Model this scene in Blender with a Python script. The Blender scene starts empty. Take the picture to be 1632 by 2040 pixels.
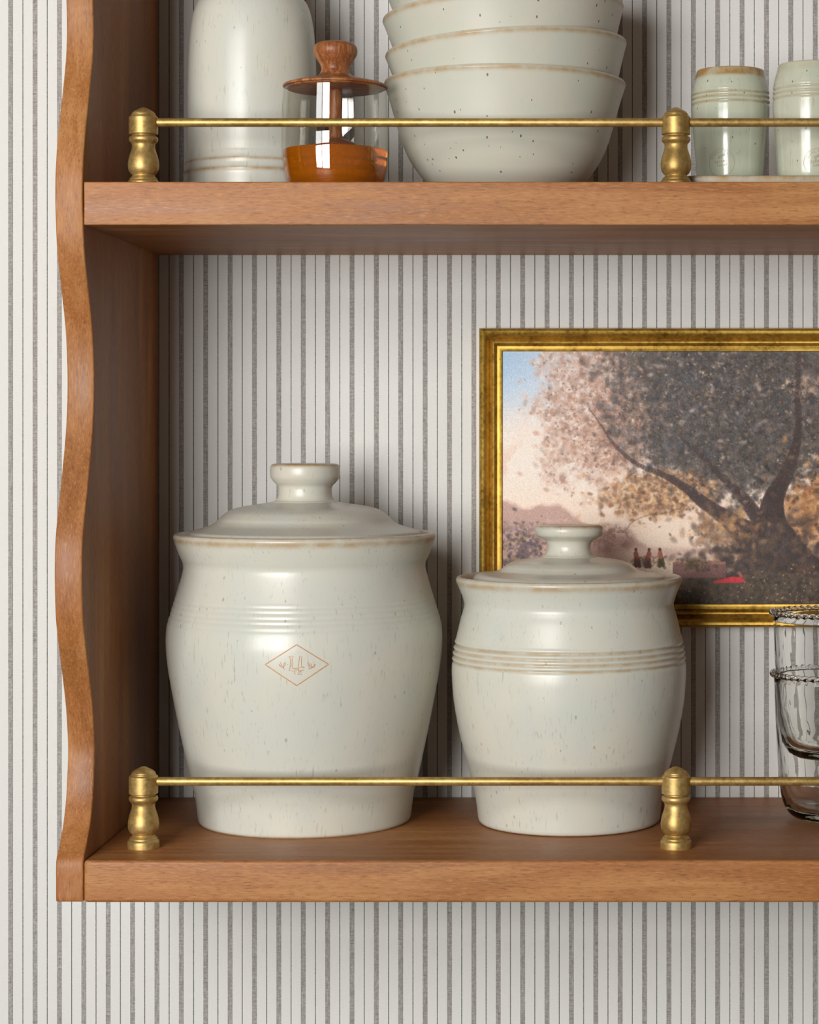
import bpy, bmesh, math, random
import numpy as np
from mathutils import Vector

S = bpy.context.scene
COL = S.collection

# ------------------------------------------------------------------ camera
CAM_Z, CAM_D, F = 1.45, 2.03, 4400.0        # lens axis height, distance to the wall, focal length in pixels of a 1632 px wide frame
PX, PY = 1180.0, 856.0                      # principal point
cam_d = bpy.data.cameras.new('camera')
cam = bpy.data.objects.new('camera', cam_d)
COL.objects.link(cam)
cam.location = (0, -CAM_D, CAM_Z)
cam.rotation_euler = (math.pi / 2, 0, 0)
cam_d.sensor_fit = 'HORIZONTAL'
cam_d.sensor_width = 36.0
cam_d.lens = F / 1632 * 36.0
cam_d.shift_x = -(PX - 816) / 1632
cam_d.shift_y = -(1020 - PY) / 1632
cam_d.clip_start = 0.05
S.camera = cam

# ------------------------------------------------------------------ light
world = bpy.data.worlds.new('world')
S.world = world
world.use_nodes = True
bg = world.node_tree.nodes['Background']
bg.inputs[0].default_value = (1.0, 0.97, 0.88, 1)
bg.inputs[1].default_value = 0.075


def window_light(name, loc, sx, sy, watts):
    l = bpy.data.lights.new(name, 'AREA')
    l.shape = 'RECTANGLE'
    l.size, l.size_y = sx, sy
    l.energy = watts
    l.color = (1.0, 0.998, 0.98)
    o = bpy.data.objects.new(name, l)
    COL.objects.link(o)
    o.location = loc
    o.rotation_euler = (math.pi / 2, 0, 0)          # the window wall stands parallel to the papered wall
    return o


# daylight through the four panes of a window across the room, in front of the shelf and to the left
window_light('window_daylight_lower_right', (-0.91, -3.0, 1.47), 0.78, 0.90, 50)
window_light('window_daylight_upper_right', (-0.91, -3.0, 2.35), 0.78, 0.70, 22)
window_light('window_daylight_lower_left', (-1.78, -3.0, 1.47), 0.80, 0.90, 31)
window_light('window_daylight_upper_left', (-1.78, -3.0, 2.35), 0.80, 0.70, 13)

S.view_settings.view_transform = 'Standard'
S.view_settings.look = 'None'
S.view_settings.gamma = 1.0
S.view_settings.use_curve_mapping = False
S.view_settings.exposure = 0.0
S.cycles.sample_clamp_indirect = 40.0        # keeps the daylight that passes through the nested glasses
S.cycles.max_bounces = 36
S.cycles.transmission_bounces = 32
S.cycles.transparent_max_bounces = 24


# ------------------------------------------------------------------ helpers
def wx(px, depth):
    return (px - PX) * depth / F


def wz(py, depth):
    return CAM_Z + (PY - py) * depth / F


def tag(o, label=None, cat=None, group=None, kind=None):
    if label: o['label'] = label
    if cat: o['category'] = cat
    if group: o['group'] = group
    if kind: o['kind'] = kind
    return o


def empty(name, loc):
    o = bpy.data.objects.new(name, None)
    o.empty_display_size = 0.02
    COL.objects.link(o)
    o.location = loc
    return o


def mesh_obj(name, verts, faces, mat, parent=None, loc=(0, 0, 0), smooth=True, tan=None, angle=None):
    me = bpy.data.meshes.new(name)
    me.from_pydata([tuple(v) for v in verts], [], [tuple(f) for f in faces])
    me.materials.append(mat)
    if smooth:
        me.polygons.foreach_set('use_smooth', [True] * len(me.polygons))
    if angle is not None:
        me.set_sharp_from_angle(angle=math.radians(angle))
    if tan is not None:
        a = me.attributes.new('tan', 'FLOAT', 'POINT')
        a.data.foreach_set('value', np.asarray(tan, dtype=np.float32))
    me.update()
    o = bpy.data.objects.new(name, me)
    COL.objects.link(o)
    o.location = loc
    if parent: o.parent = parent
    return o


def bm_obj(name, bm, mat, parent=None, loc=(0, 0, 0), smooth=False, angle=None):
    me = bpy.data.meshes.new(name)
    bmesh.ops.recalc_face_normals(bm, faces=bm.faces[:])
    bm.to_mesh(me)
    bm.free()
    me.materials.append(mat)
    if smooth:
        me.polygons.foreach_set('use_smooth', [True] * len(me.polygons))
    if angle is not None:
        me.set_sharp_from_angle(angle=math.radians(angle))
    o = bpy.data.objects.new(name, me)
    COL.objects.link(o)
    o.location = loc
    if parent: o.parent = parent
    return o


def catmull(pts, n):
    """smooth curve through points; a repeated point makes a corner"""
    out = []
    P = [np.array(p, float) for p in pts]
    for i in range(len(P) - 1):
        p1, p2 = P[i], P[i + 1]
        if np.allclose(p1, p2): continue
        p0 = P[i - 1] if i > 0 else 2 * p1 - p2
        p3 = P[i + 2] if i + 2 < len(P) else 2 * p2 - p1
        for k in range(n):
            t = k / n
            out.append(0.5 * ((2 * p1) + (-p0 + p2) * t + (2 * p0 - 5 * p1 + 4 * p2 - p3) * t * t
                              + (-p0 + 3 * p1 - 3 * p2 + p3) * t ** 3))
    out.append(P[-1])
    return [tuple(p) for p in out]


def lathe(name, prof, mat, parent=None, loc=(0, 0, 0), seg=112, tan=None, wob=0.0, angle=None):
    """prof: (radius, height) from the bottom outside over the rim to the inside"""
    verts, faces, tv = [], [], []
    rings = []
    for (r, z) in prof:
        t = tan(r, z) if tan else 0.0
        if r < 1e-5:
            rings.append([len(verts)])
            verts.append((0, 0, z)); tv.append(t)
        else:
            ring = []
            for k in range(seg):
                a = 2 * math.pi * k / seg
                w = 1 + wob * (math.sin(2 * a + 40 * z) + 0.6 * math.sin(3 * a + 1.3 - 25 * z))
                ring.append(len(verts))
                verts.append((r * w * math.cos(a), r * w * math.sin(a), z)); tv.append(t)
            rings.append(ring)
    for A, B in zip(rings, rings[1:]):
        if len(A) == 1 and len(B) == 1: continue
        for k in range(seg):
            k2 = (k + 1) % seg
            if len(A) == 1: faces.append((A[0], B[k2], B[k]))
            elif len(B) == 1: faces.append((A[k], A[k2], B[0]))
            else: faces.append((A[k], A[k2], B[k2], B[k]))
    return mesh_obj(name, verts, faces, mat, parent, loc, True, tv if tan else None, angle)


def box_bm(x0, x1, y0, y1, z0, z1, bev=0.0, seg=3):
    bm = bmesh.new()
    bmesh.ops.create_cube(bm, size=1.0)
    for v in bm.verts:
        v.co = ((x0 + x1) / 2 + v.co.x * (x1 - x0), (y0 + y1) / 2 + v.co.y * (y1 - y0), (z0 + z1) / 2 + v.co.z * (z1 - z0))
    if bev:
        bmesh.ops.bevel(bm, geom=bm.edges[:], offset=bev, segments=seg, profile=0.6, affect='EDGES')
    return bm


def gauss(x, s):
    return math.exp(-(x / s) ** 2)


def interp_r(prof, z):
    """outside radius of a profile (first half) at height z"""
    for (r0, z0), (r1, z1) in zip(prof, prof[1:]):
        if z0 <= z <= z1 and z1 > z0:
            return r0 + (r1 - r0) * (z - z0) / (z1 - z0)
    return prof[0][0]


def decal_strokes(name, strokes, prof, phi0, z0, width, mat, parent, lift=0.0002, loc=(0, 0, 0)):
    """thin pigment ribbons lying on a lathe's outside; strokes are polylines of (u, v) in metres around azimuth phi0, height z0"""
    verts, faces = [], []

    def on(u, v):
        z = z0 + v
        r = interp_r(prof, z) + lift
        a = phi0 + u / r
        return (r * math.sin(a), -r * math.cos(a), z)
    for st in strokes:
        w = width
        if isinstance(st, tuple) and len(st) == 2 and isinstance(st[1], float):
            st, w = st
        pts = []
        for (a, b) in zip(st, st[1:]):
            n = max(1, int(math.dist(a, b) / 0.0012))
            for k in range(n):
                pts.append((a[0] + (b[0] - a[0]) * k / n, a[1] + (b[1] - a[1]) * k / n))
        pts.append(st[-1])
        base = len(verts)
        for i, p in enumerate(pts):
            q0, q1 = pts[max(0, i - 1)], pts[min(len(pts) - 1, i + 1)]
            dx, dy = q1[0] - q0[0], q1[1] - q0[1]
            L = math.hypot(dx, dy) or 1
            nx, ny = -dy / L * w / 2, dx / L * w / 2
            verts.append(on(p[0] + nx, p[1] + ny)); verts.append(on(p[0] - nx, p[1] - ny))
        for i in range(len(pts) - 1):
            b = base + 2 * i
            faces.append((b, b + 1, b + 3, b + 2))
    return mesh_obj(name, verts, faces, mat, parent, loc)


# ------------------------------------------------------------------ materials
class NT:
    def __init__(self, name):
        self.m = bpy.data.materials.new(name)
        self.m.use_nodes = True
        self.t = self.m.node_tree
        self.b = self.t.nodes['Principled BSDF']
        self.out = self.t.nodes['Material Output']

    def n(self, typ, **kw):
        nd = self.t.nodes.new(typ)
        for k, v in kw.items(): setattr(nd, k, v)
        return nd

    def link(self, a, b):
        self.t.links.new(a, b)

    def set(self, **kw):
        for k, v in kw.items():
            self.b.inputs[k.replace('_', ' ')].default_value = v

    def coords(self, scale=(1, 1, 1), rand=False):
        tc = self.n('ShaderNodeTexCoord')
        mp = self.n('ShaderNodeMapping')
        mp.inputs['Scale'].default_value = scale
        src = tc.outputs['Object']
        if rand:
            oi = self.n('ShaderNodeObjectInfo')
            mu = self.n('ShaderNodeMath', operation='MULTIPLY'); mu.inputs[1].default_value = 7.3
            self.link(oi.outputs['Random'], mu.inputs[0])
            va = self.n('ShaderNodeVectorMath', operation='ADD')
            self.link(src, va.inputs[0]); self.link(mu.outputs[0], va.inputs[1])
            src = va.outputs[0]
        self.link(src, mp.inputs['Vector'])
        return mp.outputs[0]

    def noise(self, vec, scale, detail=4, rough=0.55, dist=0.0):
        nd = self.n('ShaderNodeTexNoise')
        nd.inputs['Scale'].default_value = scale
        nd.inputs['Detail'].default_value = detail
        nd.inputs['Roughness'].default_value = rough
        nd.inputs['Distortion'].default_value = dist
        self.link(vec, nd.inputs['Vector'])
        return nd.outputs['Fac']

    def ramp(self, fac, stops):
        nd = self.n('ShaderNodeValToRGB')
        while len(nd.color_ramp.elements) < len(stops): nd.color_ramp.elements.new(0.5)
        for e, (p, c) in zip(nd.color_ramp.elements, stops):
            e.position = p
            e.color = (c, c, c, 1) if isinstance(c, (int, float)) else (*c, 1)
        self.link(fac, nd.inputs[0])
        return nd.outputs[0]

    def math(self, op, a, b=None, clamp=False):
        nd = self.n('ShaderNodeMath', operation=op, use_clamp=clamp)
        for i, v in enumerate((a, b)):
            if v is None: continue
            if isinstance(v, (int, float)): nd.inputs[i].default_value = v
            else: self.link(v, nd.inputs[i])
        return nd.outputs[0]

    def mix(self, fac, a, b, mode='MIX'):
        nd = self.n('ShaderNodeMix', data_type='RGBA', blend_type=mode)
        for s, v in ((nd.inputs[0], fac), (nd.inputs[6], a), (nd.inputs[7], b)):
            if isinstance(v, (int, float)): s.default_value = v
            elif isinstance(v, tuple): s.default_value = (*v, 1)
            else: self.link(v, s)
        return nd.outputs[2]

    def bump(self, h, strength, dist=0.001):
        nd = self.n('ShaderNodeBump')
        nd.inputs['Strength'].default_value = strength
        nd.inputs['Distance'].default_value = dist
        self.link(h, nd.inputs['Height'])
        self.link(nd.outputs[0], self.b.inputs['Normal'])


def srgb(r, g, b):
    f = lambda c: ((c / 255 + 0.055) / 1.055) ** 2.4 if c > 10 else c / 255 / 12.92
    return (f(r), f(g), f(b))


def mat_wallpaper():
    t = NT('striped_wallpaper')
    tc = t.n('ShaderNodeTexCoord')
    sep = t.n('ShaderNodeSeparateXYZ')
    t.link(tc.outputs['Object'], sep.inputs[0])
    s = F / CAM_D
    period = 48.58 / s
    first = (21.3 - PX) / s
    wob = t.noise(t.coords((1, 1, 1)), 900, 1)
    x = t.math('ADD', sep.outputs['X'], t.math('MULTIPLY', t.math('SUBTRACT', wob, 0.5), 0.0005))
    u = t.math('DIVIDE', t.math('SUBTRACT', x, first), period)
    fr = t.math('FRACT', t.math('ADD', u, 100.5))
    d = t.math('ABSOLUTE', t.math('SUBTRACT', fr, 0.5))
    wide = t.math('LESS_THAN', d, 4.75 / 48.58)
    thin = t.math('GREATER_THAN', d, 0.5 - 0.85 / 48.58)
    edge = t.math('MULTIPLY', wide, t.math('GREATER_THAN', d, 3.9 / 48.58))
    weft = t.noise(t.coords((120, 120, 1800)), 1.0, 3, 0.7)
    warp = t.noise(t.coords((1900, 1, 60)), 1.0, 2, 0.7)
    mott = t.noise(t.coords((1, 1, 1)), 420, 4, 0.7)
    paper = t.ramp(t.math('ADD', t.math('MULTIPLY', weft, 0.5), t.math('MULTIPLY', warp, 0.5)),
                   [(0.3, (0.64, 0.625, 0.59)), (0.5, (0.69, 0.68, 0.65)), (0.7, (0.715, 0.705, 0.68))])
    w = t.math('ADD', t.math('MULTIPLY', weft, 0.45), t.math('ADD', t.math('MULTIPLY', mott, 0.35), t.math('MULTIPLY', warp, 0.35)))
    grey = t.ramp(w, [(0.40, (0.12, 0.108, 0.10)), (0.56, (0.30, 0.28, 0.262)), (0.72, (0.52, 0.50, 0.475))])
    c = t.mix(wide, paper, grey)
    c = t.mix(t.math('MULTIPLY', edge, 0.35), c, (0.16, 0.145, 0.135))
    c = t.mix(t.math('MULTIPLY', thin, 0.88), c, (0.055, 0.046, 0.042))
    t.link(c, t.b.inputs['Base Color'])
    t.set(Roughness=0.75)
    t.b.inputs['Specular IOR Level'].default_value = 0.2
    t.bump(t.math('ADD', weft, warp), 0.12, 0.0003)
    return t.m


def mat_wood(name, axis, cols, pore=0.5, rough=0.44, mul=1.0):
    t = NT(name)
    lo, hi = 2.2 * mul, 17.0 * mul
    sc = [hi, hi, hi]; sc[axis] = lo
    v = t.coords(tuple(sc), rand=True)
    big = t.noise(v, 1.0, 5, 0.6, 0.9)
    sc2 = [800, 800, 800]; sc2[axis] = 120
    p = t.noise(t.coords(tuple(sc2), rand=True), 1.0, 3, 0.65, 0.4)
    sc3 = [90 * mul] * 3; sc3[axis] = 7 * mul
    f = t.noise(t.coords(tuple(sc3), rand=True), 1.0, 4, 0.6, 0.6)
    blotch = t.noise(t.coords((1, 1, 1), rand=True), 9, 3, 0.5)
    g = t.math('ADD', t.math('MULTIPLY', big, 0.6), t.math('MULTIPLY', f, 0.4))
    c = t.ramp(g, [(0.32, cols[0]), (0.5, cols[1]), (0.68, cols[2])])
    c = t.mix(t.ramp(blotch, [(0.35, 0.0), (0.7, 0.5)]), c, cols[3])
    pm = t.ramp(p, [(0.30, 1.0), (0.46, 0.0)])
    c = t.mix(t.math('MULTIPLY', pm, pore), c, cols[4])
    fm = t.ramp(p, [(0.54, 0.0), (0.70, 1.0)])
    c = t.mix(t.math('MULTIPLY', fm, 0.5), c, cols[2])
    t.link(c, t.b.inputs['Base Color'])
    r = t.ramp(f, [(0.3, rough - 0.06), (0.7, rough + 0.1)])
    t.link(r, t.b.inputs['Roughness'])
    t.b.inputs['Specular IOR Level'].default_value = 0.28
    t.bump(t.math('ADD', p, t.math('MULTIPLY', f, 0.6)), 0.22, 0.0006)
    return t.m


def mat_ceramic(name, base, warm, dark, rough=0.25, streak=0.5, speck=0.6, tancol=(0.40, 0.25, 0.10), spec=0.5, keepat=0.60, fine=1.0):
    t = NT(name)
    cloud = t.noise(t.coords((1, 1, 0.6), rand=True), 22, 3, 0.5)
    c = t.mix(t.ramp(cloud, [(0.35, 0.0), (0.65, 1.0)]), base, warm)
    st = t.noise(t.coords((520, 520, 62), rand=True), 1.0, 2, 0.6)
    stm = t.ramp(st, [(0.60, 0.0), (0.74, 1.0)])
    gate = t.ramp(t.noise(t.coords((1, 1, 1), rand=True), 40, 2, 0.5), [(0.38, 0.15), (0.62, 1.0)])
    c = t.mix(t.math('MULTIPLY', t.math('MULTIPLY', stm, gate), streak), c, dark)
    vo = t.n('ShaderNodeTexVoronoi', feature='F1')
    vo.inputs['Scale'].default_value = 1.0
    t.link(t.coords((150 * fine, 150 * fine, 85 * fine), rand=True), vo.inputs['Vector'])
    sepc = t.n('ShaderNodeSeparateColor')
    t.link(vo.outputs['Color'], sepc.inputs[0])
    keep = t.math('GREATER_THAN', sepc.outputs[0], keepat)
    size = t.math('MULTIPLY', sepc.outputs[1], 0.17)
    spm = t.math('MULTIPLY', keep, t.math('LESS_THAN', vo.outputs['Distance'], size))
    c = t.mix(t.math('MULTIPLY', spm, speck), c, (0.10, 0.07, 0.035))
    at = t.n('ShaderNodeAttribute', attribute_name='tan')
    nz = t.noise(t.coords((1, 1, 1), rand=True), 90, 3, 0.6)
    tm = t.math('MULTIPLY', at.outputs['Fac'], t.ramp(nz, [(0.30, 0.35), (0.62, 1.0)]), True)
    c = t.mix(tm, c, tancol)
    t.link(c, t.b.inputs['Base Color'])
    rn = t.ramp(cloud, [(0.3, rough), (0.7, rough + 0.07)])
    t.link(rn, t.b.inputs['Roughness'])
    t.b.inputs['Specular IOR Level'].default_value = spec
    t.bump(t.math('ADD', st, t.math('MULTIPLY', cloud, 1.5)), 0.06, 0.0006)
    return t.m


def mat_metal(name, c0, c1, c2, rough, metallic=1.0, scale=260, bump=0.1):
    t = NT(name)
    a = t.noise(t.coords((1, 1, 1), rand=True), scale, 4, 0.65)
    b = t.noise(t.coords((1, 1, 1), rand=True), scale * 0.12, 4, 0.6)
    g = t.math('ADD', t.math('MULTIPLY', a, 0.5), t.math('MULTIPLY', b, 0.5))
    c = t.ramp(g, [(0.36, c0), (0.5, c1), (0.64, c2)])
    t.link(c, t.b.inputs['Base Color'])
    t.set(Metallic=metallic)
    t.link(t.ramp(a, [(0.3, rough - 0.06), (0.7, rough + 0.08)]), t.b.inputs['Roughness'])
    t.bump(a, bump, 0.0004)
    return t.m


def mat_plain(name, col, rough=0.5, metallic=0.0):
    t = NT(name)
    nz = t.noise(t.coords((1, 1, 1)), 300, 3)
    c = t.mix(t.ramp(nz, [(0.3, 0.0), (0.7, 1.0)]), tuple(x * 0.8 for x in col), tuple(min(1, x * 1.15) for x in col))
    t.link(c, t.b.inputs['Base Color'])
    t.set(Roughness=rough, Metallic=metallic)
    return t.m


def mat_thin_glass(name):
    t = NT(name)
    t.t.nodes.remove(t.b)
    tr = t.n('ShaderNodeBsdfTransparent')
    lw = t.n('ShaderNodeLayerWeight'); lw.inputs[0].default_value = 0.32
    tint = t.ramp(lw.outputs['Facing'], [(0.0, (0.985, 0.985, 0.975)), (0.75, (0.95, 0.95, 0.93)), (0.93, (0.70, 0.70, 0.66)), (1.0, (0.42, 0.42, 0.38))])
    t.link(tint, tr.inputs[0])
    gl = t.n('ShaderNodeBsdfGlossy'); gl.inputs['Roughness'].default_value = 0.0
    fr = t.ramp(lw.outputs['Facing'], [(0.0, 0.07), (0.6, 0.08), (0.9, 0.22), (1.0, 0.6)])
    mx = t.n('ShaderNodeMixShader')
    t.link(fr, mx.inputs[0]); t.link(tr.outputs[0], mx.inputs[1]); t.link(gl.outputs[0], mx.inputs[2])
    t.link(mx.outputs[0], t.out.inputs[0])
    return t.m


def mat_glass(name, col, ior, vol=None, dens=0, rough=0.0, wavy=0.0):
    t = NT(name)
    t.set(Roughness=rough, IOR=ior)
    t.b.inputs['Base Color'].default_value = (*col, 1)
    t.b.inputs['Transmission Weight'].default_value = 1.0
    if vol:
        va = t.n('ShaderNodeVolumeAbsorption')
        va.inputs['Color'].default_value = (*vol, 1)
        va.inputs['Density'].default_value = dens
        t.link(va.outputs[0], t.out.inputs['Volume'])
    if wavy:
        t.bump(t.noise(t.coords((1, 1, 0.35)), 70, 2, 0.5), wavy, 0.002)
    return t.m


WOODC = (srgb(126, 77, 38), srgb(158, 103, 57), srgb(190, 138, 86), srgb(156, 92, 46), srgb(84, 47, 21))
M_WALL = mat_wallpaper()
M_WOODX = mat_wood('honey_wood_lengthwise', 0, WOODC)
M_WOODZ = mat_wood('honey_wood_upright', 2, WOODC)
M_OLIVE = mat_wood('turned_lid_wood', 2, (srgb(104, 56, 30), srgb(142, 84, 48), srgb(202, 146, 92), srgb(128, 70, 40), srgb(84, 44, 24)), 0.3, 0.35, 3.2)
M_BRASS = mat_metal('satin_brass', (0.35, 0.215, 0.06), (0.47, 0.305, 0.10), (0.60, 0.42, 0.165), 0.46, 0.72)
M_GILT = mat_metal('gilt_frame', (0.24, 0.125, 0.018), (0.48, 0.285, 0.045), (0.62, 0.40, 0.085), 0.42, 0.72, 260, 0.2)
SAGE, CREAM, STREAK = (0.56, 0.565, 0.50), (0.61, 0.585, 0.50), (0.30, 0.27, 0.19)
M_CROCK = mat_ceramic('pale_glaze', SAGE, CREAM, STREAK, 0.26, 0.6, 0.35)
M_BOWL = mat_ceramic('bowl_glaze', (0.54, 0.545, 0.46), (0.58, 0.55, 0.46), STREAK, 0.34, 0.12, 0.85, (0.40, 0.25, 0.10), 0.5, 0.60, 1.25)
M_CUP = mat_ceramic('sage_glaze', (0.45, 0.475, 0.37), (0.53, 0.52, 0.41), (0.24, 0.18, 0.09), 0.13, 0.35, 0.8, (0.33, 0.19, 0.06), 0.5, 0.42, 1.7)
M_STAMP = mat_plain('rust_stamp', (0.52, 0.26, 0.12), 0.5)
M_STAMP2 = mat_plain('faint_tan_stamp', (0.36, 0.30, 0.19), 0.4)
M_JAR = mat_thin_glass('clear_thin_glass')
M_GLASS = mat_glass('greenish_glass', (0.998, 0.999, 0.997), 1.30, (0.55, 0.70, 0.48), 9, 0.0, 0.22)
M_HONEY = mat_glass('amber_honey', (1.0, 0.29, 0.006), 1.40)
_h = M_HONEY.node_tree.nodes['Principled BSDF']
_h.inputs['Transmission Weight'].default_value = 0.73

# ------------------------------------------------------------------ the wall
wall = bm_obj('wall_back', box_bm(-2.2, 2.2, 0.0, 0.12, 0.0, 2.6), M_WALL)
tag(wall, 'cream wall papered in grey woven and thin dark vertical stripes', 'wall', kind='structure')

# ------------------------------------------------------------------ wall shelf
D = 0.30
XI, XO = -0.3987, -0.4204                      # inside and outside of the left side board
CX = 0.0677                                    # middle post
XR = 2 * CX - XI                               # inside of the right side board
ZT, ZTB = CAM_Z + 0.1942, CAM_Z + 0.1604       # upper board
ZL, ZLB = CAM_Z - 0.3375, CAM_Z - 0.3705       # lower board
shelf = empty('wall_shelf', (0, 0, ZLB))
tag(shelf, 'honey brown wooden wall shelf with scalloped side and brass gallery rails', 'shelf')
OFF = (0, 0, -ZLB)


def front_of(py, px):
    dep = -XI * F / (PX - px)
    return (-(CAM_D - dep), wz(py, dep))


edge = [(1797, 166), (1760, 166), (1716, 166.3), (1690, 171), (1660, 176.5), (1640, 180), (1590, 185.2), (1540, 187.6), (1500, 189), (1460, 187.8),
        (1410, 184.8), (1360, 179.6), (1320, 174.8), (1270, 169), (1230, 165.6), (1180, 164), (1140, 163.6), (1085, 164.6),
        (1040, 167.8), (990, 173), (935, 178.3), (865, 184.3), (800, 187.4), (730, 187.4), (650, 183.6), (565, 174.8),
        (520, 170), (480, 167.2), (450, 166), (400, 164.6), (362, 164.8), (340, 165.3), (294, 167.8), (245, 172.2), (196, 177.4),
        (147, 182.2), (110, 185.2), (60, 186.8), (0, 185.6), (-60, 181), (-120, 174), (-180, 168), (-250, 165), (-330, 166), (-400, 171),
        (-470, 179), (-540, 185.5), (-610, 187.3), (-680, 185), (-760, 177), (-830, 169), (-900, 165.5), (-985, 165.5)]
prof_e = catmull([front_of(y, x) for y, x in edge], 3)


def side_board(x0, x1):
    bm = bmesh.new()
    poly = prof_e + [(-0.0005, prof_e[-1][1]), (-0.0005, prof_e[0][1])]
    a = [bm.verts.new((x0, y, z)) for y, z in poly]
    b = [bm.verts.new((x1, y, z)) for y, z in poly]
    bm.faces.new(a); bm.faces.new(b[::-1])
    n = len(a)
    for i in range(n):
        bm.faces.new((a[i], b[i], b[(i + 1) % n], a[(i + 1) % n]))
    bm.normal_update()
    ed = [e for e in bm.edges if len(e.link_faces) == 2 and e.calc_face_angle(0) > 0.9]
    bmesh.ops.bevel(bm, geom=ed, offset=0.0014, segments=3, profile=0.5, affect='EDGES')
    return bm


bm_obj('side_board', side_board(XO, XI), M_WOODZ, shelf, OFF, True, 40)
bm_obj('side_board', side_board(XR, XR + (XI - XO)), M_WOODZ, shelf, OFF, True, 40)
for nm, zb, zt, bev in (('shelf_board', ZTB, ZT, 0.0012), ('shelf_board', ZLB, ZL, 0.0032), ('shelf_board', CAM_Z + 0.69, CAM_Z + 0.722, 0.0015)):
    b = bm_obj(nm, box_bm(XI + 0.0003, XR - 0.0003, -D, -0.0005, zb, zt, bev, 4), M_WOODX, shelf, OFF, True, 40)

# gallery rails: a rod through turned posts
PS = 9.93e-5
post_px = [(20, 190), (45, 203), (75, 220), (93, 236), (96, 246), (101, 250), (101, 258), (112, 264), (117, 274), (117.5, 290), (117.5, 395), (117, 404),
           (113, 409), (97, 411), (93, 417), (97, 424), (110, 428), (116, 438), (118, 450), (115, 463), (107, 473), (97, 484), (93, 500), (95, 525), (104, 555),
           (117, 595), (124.5, 640), (125, 668), (120, 698), (107, 722), (93, 736), (90, 745), (96, 754), (106, 762), (112, 770), (113, 779),
           (121, 785), (127, 795), (129, 812), (129, 848), (127, 853)]
post_prof = [(r * PS, (853 - y) * PS) for r, y in post_px][::-1]
post_prof = [(0, 0)] + catmull(post_prof, 3) + [(0, post_prof[-1][1] + 0.0004)]
POST_Y = -(CAM_D - 1.7825)
PXS = (-0.3622, CX, 2 * CX + 0.3622)


def gallery(zbase):
    zr = zbase + 0.0537
    r, n = 0.00352, 20
    verts, faces = [], []
    xs = [PXS[0] + 0.006, PXS[0] + 0.011, PXS[2] - 0.011, PXS[2] - 0.006]
    rr = [r * 0.6, r, r, r * 0.6]
    for x, q in zip(xs, rr):
        for k in range(n):
            a = 2 * math.pi * k / n
            verts.append((x, POST_Y + q * math.cos(a), zr + q * math.sin(a)))
    for i in range(3):
        for k in range(n):
            k2 = (k + 1) % n
            faces.append((i * n + k, i * n + k2, (i + 1) * n + k2, (i + 1) * n + k))
    faces.append(tuple(range(n))); faces.append(tuple(range(3 * n, 4 * n))[::-1])
    rod = mesh_obj('gallery_rail', verts, faces, M_BRASS, shelf, OFF, True, None, 50)
    for x in PXS:
        lathe('rail_post', post_prof, M_BRASS, rod, (x, POST_Y, zbase - 0.0002), 40, angle=50)
    return rod


gallery(ZT)
gallery(ZL)


# ------------------------------------------------------------------ lidded crocks
def prof_px(pts, depth, zref):
    k = depth / F
    return [(hw * k, CAM_Z + (PY - y) * k - zref) for hw, y in pts]


def crock(name, cxp, depth, body, cav, lid, knob_at, grooves, gd, gw, label, tanring):
    zb = ZL + 0.0002
    root = empty(name, (wx(cxp, depth), -(CAM_D - depth), zb))
    tag(root, label, 'canister', 'lidded stoneware canisters')
    k = depth / F
    out = catmull(prof_px(body, depth, zb), 8)
    fine = []
    for (a, b) in zip(out, out[1:]):
        n = max(1, int(abs(b[1] - a[1]) / 0.0006))
        for i in range(n): fine.append((a[0] + (b[0] - a[0]) * i / n, a[1] + (b[1] - a[1]) * i / n))
    fine.append(out[-1])
    gz = [z - zb for z in grooves]
    zrim = fine[-1][1]
    outer = [(r + sum(gd * (0.45 * gauss(z - g - gw * 1.9, gw) - gauss(z - g, gw)) for g in gz) if z > 0.01 else r, z) for r, z in fine]
    inner = catmull(prof_px(cav, depth, zb), 5)
    full = [(0, 0.0004), (outer[0][0] * 0.9, 0.0003)] + outer + inner + [(0, inner[-1][1])]

    def tan(r, z):
        t = tanring * sum(gauss(z - g, gw * 0.9) for g in gz)
        t += 0.75 * gauss(z - zrim + 0.0045, 0.0028) + 0.5 * gauss(z - zrim, 0.0012)
        if z < 0.0012: t += 0.6
        return min(1.0, t)
    lathe('body', full, M_CROCK, root, (0, 0, 0), 160, tan, 0.0006)
    lp = prof_px(lid, depth, zb)
    ki = knob_at
    lp_lid = catmull(lp[:ki + 1], 6)
    lp_knob = catmull(lp[ki:], 6)
    z0 = lp[0][1]
    lo = lathe('lid', [(0, z0)] + lp_lid + [(0, lp_lid[-1][1])], M_CROCK, root, (0, 0, 0), 128, lambda r, z: 0.12)
    ztop = lp_knob[-2][1]
    lathe('lid_knob', [(0, lp_knob[0][1] - 0.0004)] + lp_knob, M_CROCK, lo, (0, 0, 0), 96,
          lambda r, z: 0.9 * gauss(z - ztop + 0.001, 0.0016) + 0.1)
    return root, outer


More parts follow.
